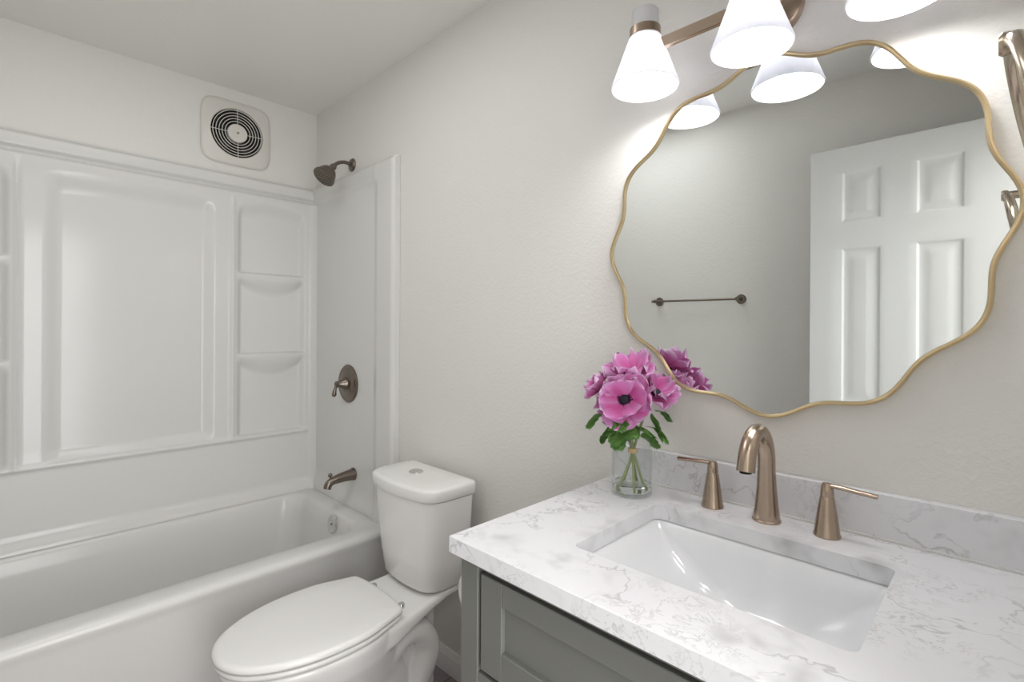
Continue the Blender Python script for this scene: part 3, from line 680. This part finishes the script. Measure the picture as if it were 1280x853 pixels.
def roll():
    t = thing('toilet_paper_roll', 'white toilet paper roll on the left side of the vanity cabinet', 'toilet paper', (1.83, -.50, .70))
    x0, x1, y, z = 1.845, 1.897, -.421, .712
    bm = bmesh.new(); n = 48
    lathe(bm, [(.020, 0), (.054, 0), (.055, .002), (.055, .098), (.054, .10), (.020, .10), (.020, 0)], (1.840, y - .05, z), (0, 1, 0), n, cap=False)
    part('paper', bm, MPAPER, t)
    part('holder_arm', T(catmull([(VX0 + .003, y + .07, z), (1.87, y + .068, z), (1.842, y + .066, z), (1.840, y + .05, z), (1.840, y - .055, z)], 6), .006, 12), MPEW, t)
    part('mount', L([(0, 0), (.02, 0), (.02, .006), (0, .007)], (VX0 + .003, y + .07, z), (-1, 0, 0), 24), MPEW, t)
roll()

# ------------------------------------------------------------------ vase and flowers
VC = Vector((2.014, -.122, CT))
def vase():
    t = thing('glass_vase', 'clear cylindrical glass vase at the left end of the countertop', 'vase', VC)
    R_ = .0475
    part('glass', L([(0, 0), (R_ - .002, 0), (R_, .002), (R_, .140), (R_ - .001, .142), (R_ - .0025, .140), (R_ - .0025, .012), (R_ - .006, .008), (0, .007)], VC + Vector((0, 0, .0004)), n=64), MGLASS, t)
    part('water', L([(0, .0076), (R_ - .0064, .0086), (R_ - .0029, .0125), (R_ - .0029, .028), (0, .028)], VC + Vector((0, 0, .0004)), n=64), MWATER, t)
vase()
def petal_bm(frame, Lp, W, cup, rot, ruff, seed):
    """frame = (origin,u,v,normal); petal grows outward at angle rot; cup = start angle, end angle above the flower plane"""
    o, u, v, nrm = frame; bm = bmesh.new(); NU, NV = 10, 12
    dirr = u * math.cos(rot) + v * math.sin(rot); side = -u * math.sin(rot) + v * math.cos(rot)
    pos = [(0.0, 0.0)]; 
    for j in range(NV):
        a = cup[0] + (cup[1] - cup[0]) * (j / NV); x, z = pos[-1]; pos.append((x + math.cos(a) * Lp / NV, z + math.sin(a) * Lp / NV))
    g = []; lay = bm.verts.layers.float.new('pigment')
    for i in range(NU + 1):
        s = -1 + 2 * i / NU; row = []
        for j in range(NV + 1):
            t = j / NV
            w = W * (0.22 + 0.78 * math.sin(PI * min(1, t * 0.62 + 0.03)) ** 0.8) * math.sqrt(1 - 0.82 * max(0, (t - .62) / .38) ** 2)
            tt = t - 0.09 * (s * s) * t * t - 0.03 * math.cos(s * 9 + seed) * t ** 3
            jx = min(NV - 1e-6, tt * NV); k = int(jx); f = jx - k
            x = pos[k][0] * (1 - f) + pos[k + 1][0] * f; z = pos[k][1] * (1 - f) + pos[k + 1][1] * f
            sidew = s * w * (1 - 0.10 * s * s)
            curl = 0.04 * W * s * s * (1 - 0.3 * t)                       # trough
            rf = ruff * t ** 2 * (math.sin(s * 5.2 + seed) + 0.6 * math.sin(s * 9.1 + seed * 2.3))
            nn = noise.noise(Vector((s * 1.7 + seed, t * 2.5, seed))) * ruff * 1.2 * t
            p = o + dirr * (x + .002) + side * sidew + nrm * (z + curl + rf + nn)
            vert = bm.verts.new(p)
            st = noise.noise(Vector((s * 7 + seed, t * 1.2, seed * 3)))
            vert[lay] = min(1, max(0, 0.30 + 0.30 * t ** 2 + 0.30 * abs(s) ** 2.5 * t + 0.30 * st + (0.35 if t > .93 else 0)))
            row.append(vert)
        g.append(row)
    for i in range(NU):
        for j in range(NV): bm.faces.new((g[i][j], g[i + 1][j], g[i + 1][j + 1], g[i][j + 1]))
    return bm
BAND = VC + Vector((.002, 0, .104))
def leaf_bm(base, d, Ll, droop, seed, roll_=0.0):
    """deeply cut anemone leaf: three lobed fingers joined at the base"""
    bm = bmesh.new(); d = Vector(d).normalized(); u, v, _ = basis(d); 
    side = (u * math.cos(roll_) + v * math.sin(roll_)).normalized(); nrm = side.cross(d).normalized(); rnd = random.Random(seed)
    def finger(o, dr, Lf, w, bend):
        N = 10; p = Vector(o); q = Vector(dr).normalized(); prev = None
        sd = (side - q * side.dot(q)).normalized()
        for j in range(N + 1):
            t = j / N; ww = w * 1.8 * (0.30 + 0.85 * math.sin(PI * (0.12 + 0.80 * t)) + 0.28 * math.sin(t * 15 + seed)) * (1 - t ** 3)
            ww = max(ww, .0004); c = nrm * (-0.25 * ww)
            row = [bm.verts.new(p - sd * ww), bm.verts.new(p + c), bm.verts.new(p + sd * ww)]
            if prev:
                for k in range(2): bm.faces.new((prev[k], prev[k + 1], row[k + 1], row[k]))
            prev = row
            if j < N: q = (q + Vector((0, 0, -1)) * bend / N).normalized(); p = p + q * Lf / N
        return p
    finger(base, d, Ll, .0075, droop)
    for f, sgn, L_ in ((0.30, 1, .62), (0.30, -1, .62), (0.52, 1, .45), (0.52, -1, .48), (.72, 1, .26), (.72, -1, .26)):
        q = Vector(d); p = Vector(base)
        for j in range(int(10 * f)): q = (q + Vector((0, 0, -1)) * droop / 10).normalized(); p = p + q * Ll / 10
        finger(p, q + side * sgn * (0.75 + .2 * rnd.random()) + nrm * .15 * rnd.uniform(-1, 1), Ll * L_, .0056, droop * .8)
    bmesh.ops.solidify(bm, geom=bm.faces[:], thickness=.0005); return bm
def flower(pos, nrm, Rf, cup, ruff, npet, foot, leaves, label, seed, core=True, stem_from=None):
    pos = Vector(pos); nrm = Vector(nrm).normalized(); u, v, _ = basis(nrm)
    t = thing('anemone_flower', label, 'flower', VC + Vector((foot[0], foot[1], .012)), 'pink anemones in the glass vase')
    rnd = random.Random(seed); fr = (pos, u, v, nrm)
    for k in range(npet):
        inner = k % 2 == 0
        a = 2 * PI * k / npet + rnd.uniform(-.12, .12); s = rnd.uniform(.9, 1.08)
        jt = rnd.uniform(-.16, .16); cp = (cup[0] + (.30 if inner else -.12) + jt, cup[1] + (.35 if inner else -.15) + jt * 1.5)
        o = part('petal', petal_bm((pos + nrm * (.002 if inner else 0), u, v, nrm), Rf * s * (.9 if inner else 1.05), Rf * .62 * rnd.uniform(.9, 1.1), cp, a, ruff, seed + k * 1.7), MPET, t, angle=180)
    if core:
        bm = bmesh.new(); lathe(bm, [(.004, 0), (.0105, .002), (.012, .007), (.009, .012), (0, .014)], pos, nrm, 24)
        c = part('flower_center', bm, MCORE, t)
        bm = bmesh.new()
        for k in range(46):
            a = k * 2.399; rr = .012 + .007 * ((k * 7) % 5) / 5; h = .006 + .004 * ((k * 3) % 4) / 4
            p0 = pos + (u * math.cos(a) + v * math.sin(a)) * .006 + nrm * .003; p1 = pos + (u * math.cos(a) + v * math.sin(a)) * rr + nrm * h
            tube(bm, [p0, p1], .0005, 4); lathe(bm, [(.0003, -.0014), (.0017, 0), (.0003, .0014)], p1, nrm, 6)
        st = obj('stamens', bm, MCORE); st.parent = c
    b = VC + Vector((foot[0], foot[1], .0125)); k = (Vector((foot[0], foot[1], 0)) * -.07) 
    mid = BAND + Vector((k.x, k.y, 0)) + Vector((rnd.uniform(-.0025, .0025), rnd.uniform(-.0025, .0025), 0))
    dpt = pos - nrm * .045 if nrm.z > .4 else pos - nrm * .02 - Vector((0, 0, .035))
    part('stem', T(catmull([b, b.lerp(mid, .55) , mid, mid.lerp(dpt, .5) + Vector((0, 0, .004)), dpt, pos - nrm * .0005], 6), .0031, 12), MSTEM, t)
    for i, (bz, d, Ll, dr, rl) in enumerate(leaves):
        base = BAND.lerp(Vector((pos.x, pos.y, BAND.z + .09)), bz) + Vector((0, 0, .01)); base.z = BAND.z + .095 * bz
        part('leaf', leaf_bm(base, d, Ll, dr, seed * 10 + i, rl), MLEAF, t, angle=60)
    return t
# the camera sees the bouquet along roughly (-.51,.86,-.1): "right" in the picture is (.71,.70,0)
cr = Vector((.714, .70, 0)); cf = Vector((-.70, .714, 0))
def at(px_r, z, dep=0.0): return VC + cr * px_r + cf * dep + Vector((0, 0, z))
flower(at(-.027, .232, -.046), (.34, -.92, .20), .068, (.10, .50), .0095, 9, (.022, -.026), [(.55, (-.3, -.8, .25), .066, 1.8, .3), (.75, (-.8, -.35, .2), .062, 2.2, 1.0), (.9, (.1, -.9, .3), .060, 1.7, .2), (.45, (-.9, -.1, .5), .062, 1.6, .4), (.5, (-.55, -.75, .5), .064, 1.9, 1.2)],
       'large open pink anemone with dark centre facing out at the front of the bouquet', 3)
flower(at(.002, .288, .010), (.05, -.42, .90), .063, (.50, .22), .010, 10, (-.004, .032), [(.7, (.5, -.6, .2), .062, 2.0, .5), (.95, (-.6, -.5, .2), .055, 2.0, .3), (.5, (.75, .1, .55), .064, 1.6, .6), (.55, (.25, -.85, .5), .060, 1.9, 1.3)],
       'topmost pink anemone of the bouquet, tilted upwards', 11)
flower(at(.058, .238, .008), (.62, -.30, .72), .054, (.50, .45), .008, 9, (-.030, .006), [(.6, (.9, .25, .25), .075, 1.9, .2), (.35, (.7, .5, .3), .062, 1.9, .9), (.8, (.75, -.3, .1), .065, 2.2, 1.4), (1.0, (.6, .7, .2), .058, 1.8, .1)],
       'pink anemone at the right of the bouquet, nearest the faucet', 23)
flower(at(-.072, .245, .030), (-.75, -.25, .55), .044, (.40, 1.0), .005, 9, (.032, .008), [(.5, (-.85, -.45, .2), .062, 2.2, .7), (.85, (-.6, -.7, .2), .066, 1.8, .1)],
       'half-closed pink anemone at the left edge of the bouquet, nearest the toilet', 31)
flower(at(-.042, .207, .018), (-.35, -.68, -.30), .054, (.1, .55), .006, 9, (-.018, -.030), [(.4, (.1, -.95, .3), .068, 1.8, .1), (.65, (.5, -.75, .2), .062, 2.2, .8), (.8, (.8, -.55, .25), .07, 1.9, .3)],
       'lowest mauve-pink anemone tucked beneath the large open one', 43, core=False)
bm = bmesh.new()
for dz in (-.0035, 0, .0035):
    tube(bm, [BAND + Vector((.0092 * math.cos(a), .0092 * math.sin(a), dz)) for a in [2 * PI * i / 32 for i in range(32)]], .0021, 8, True)
tag(obj('raffia_tie', bm, MBAND), 'natural raffia tie around the anemone stems inside the vase', 'tie')
for o in bpy.data.objects:
    if 'abs' in o: del o['abs']
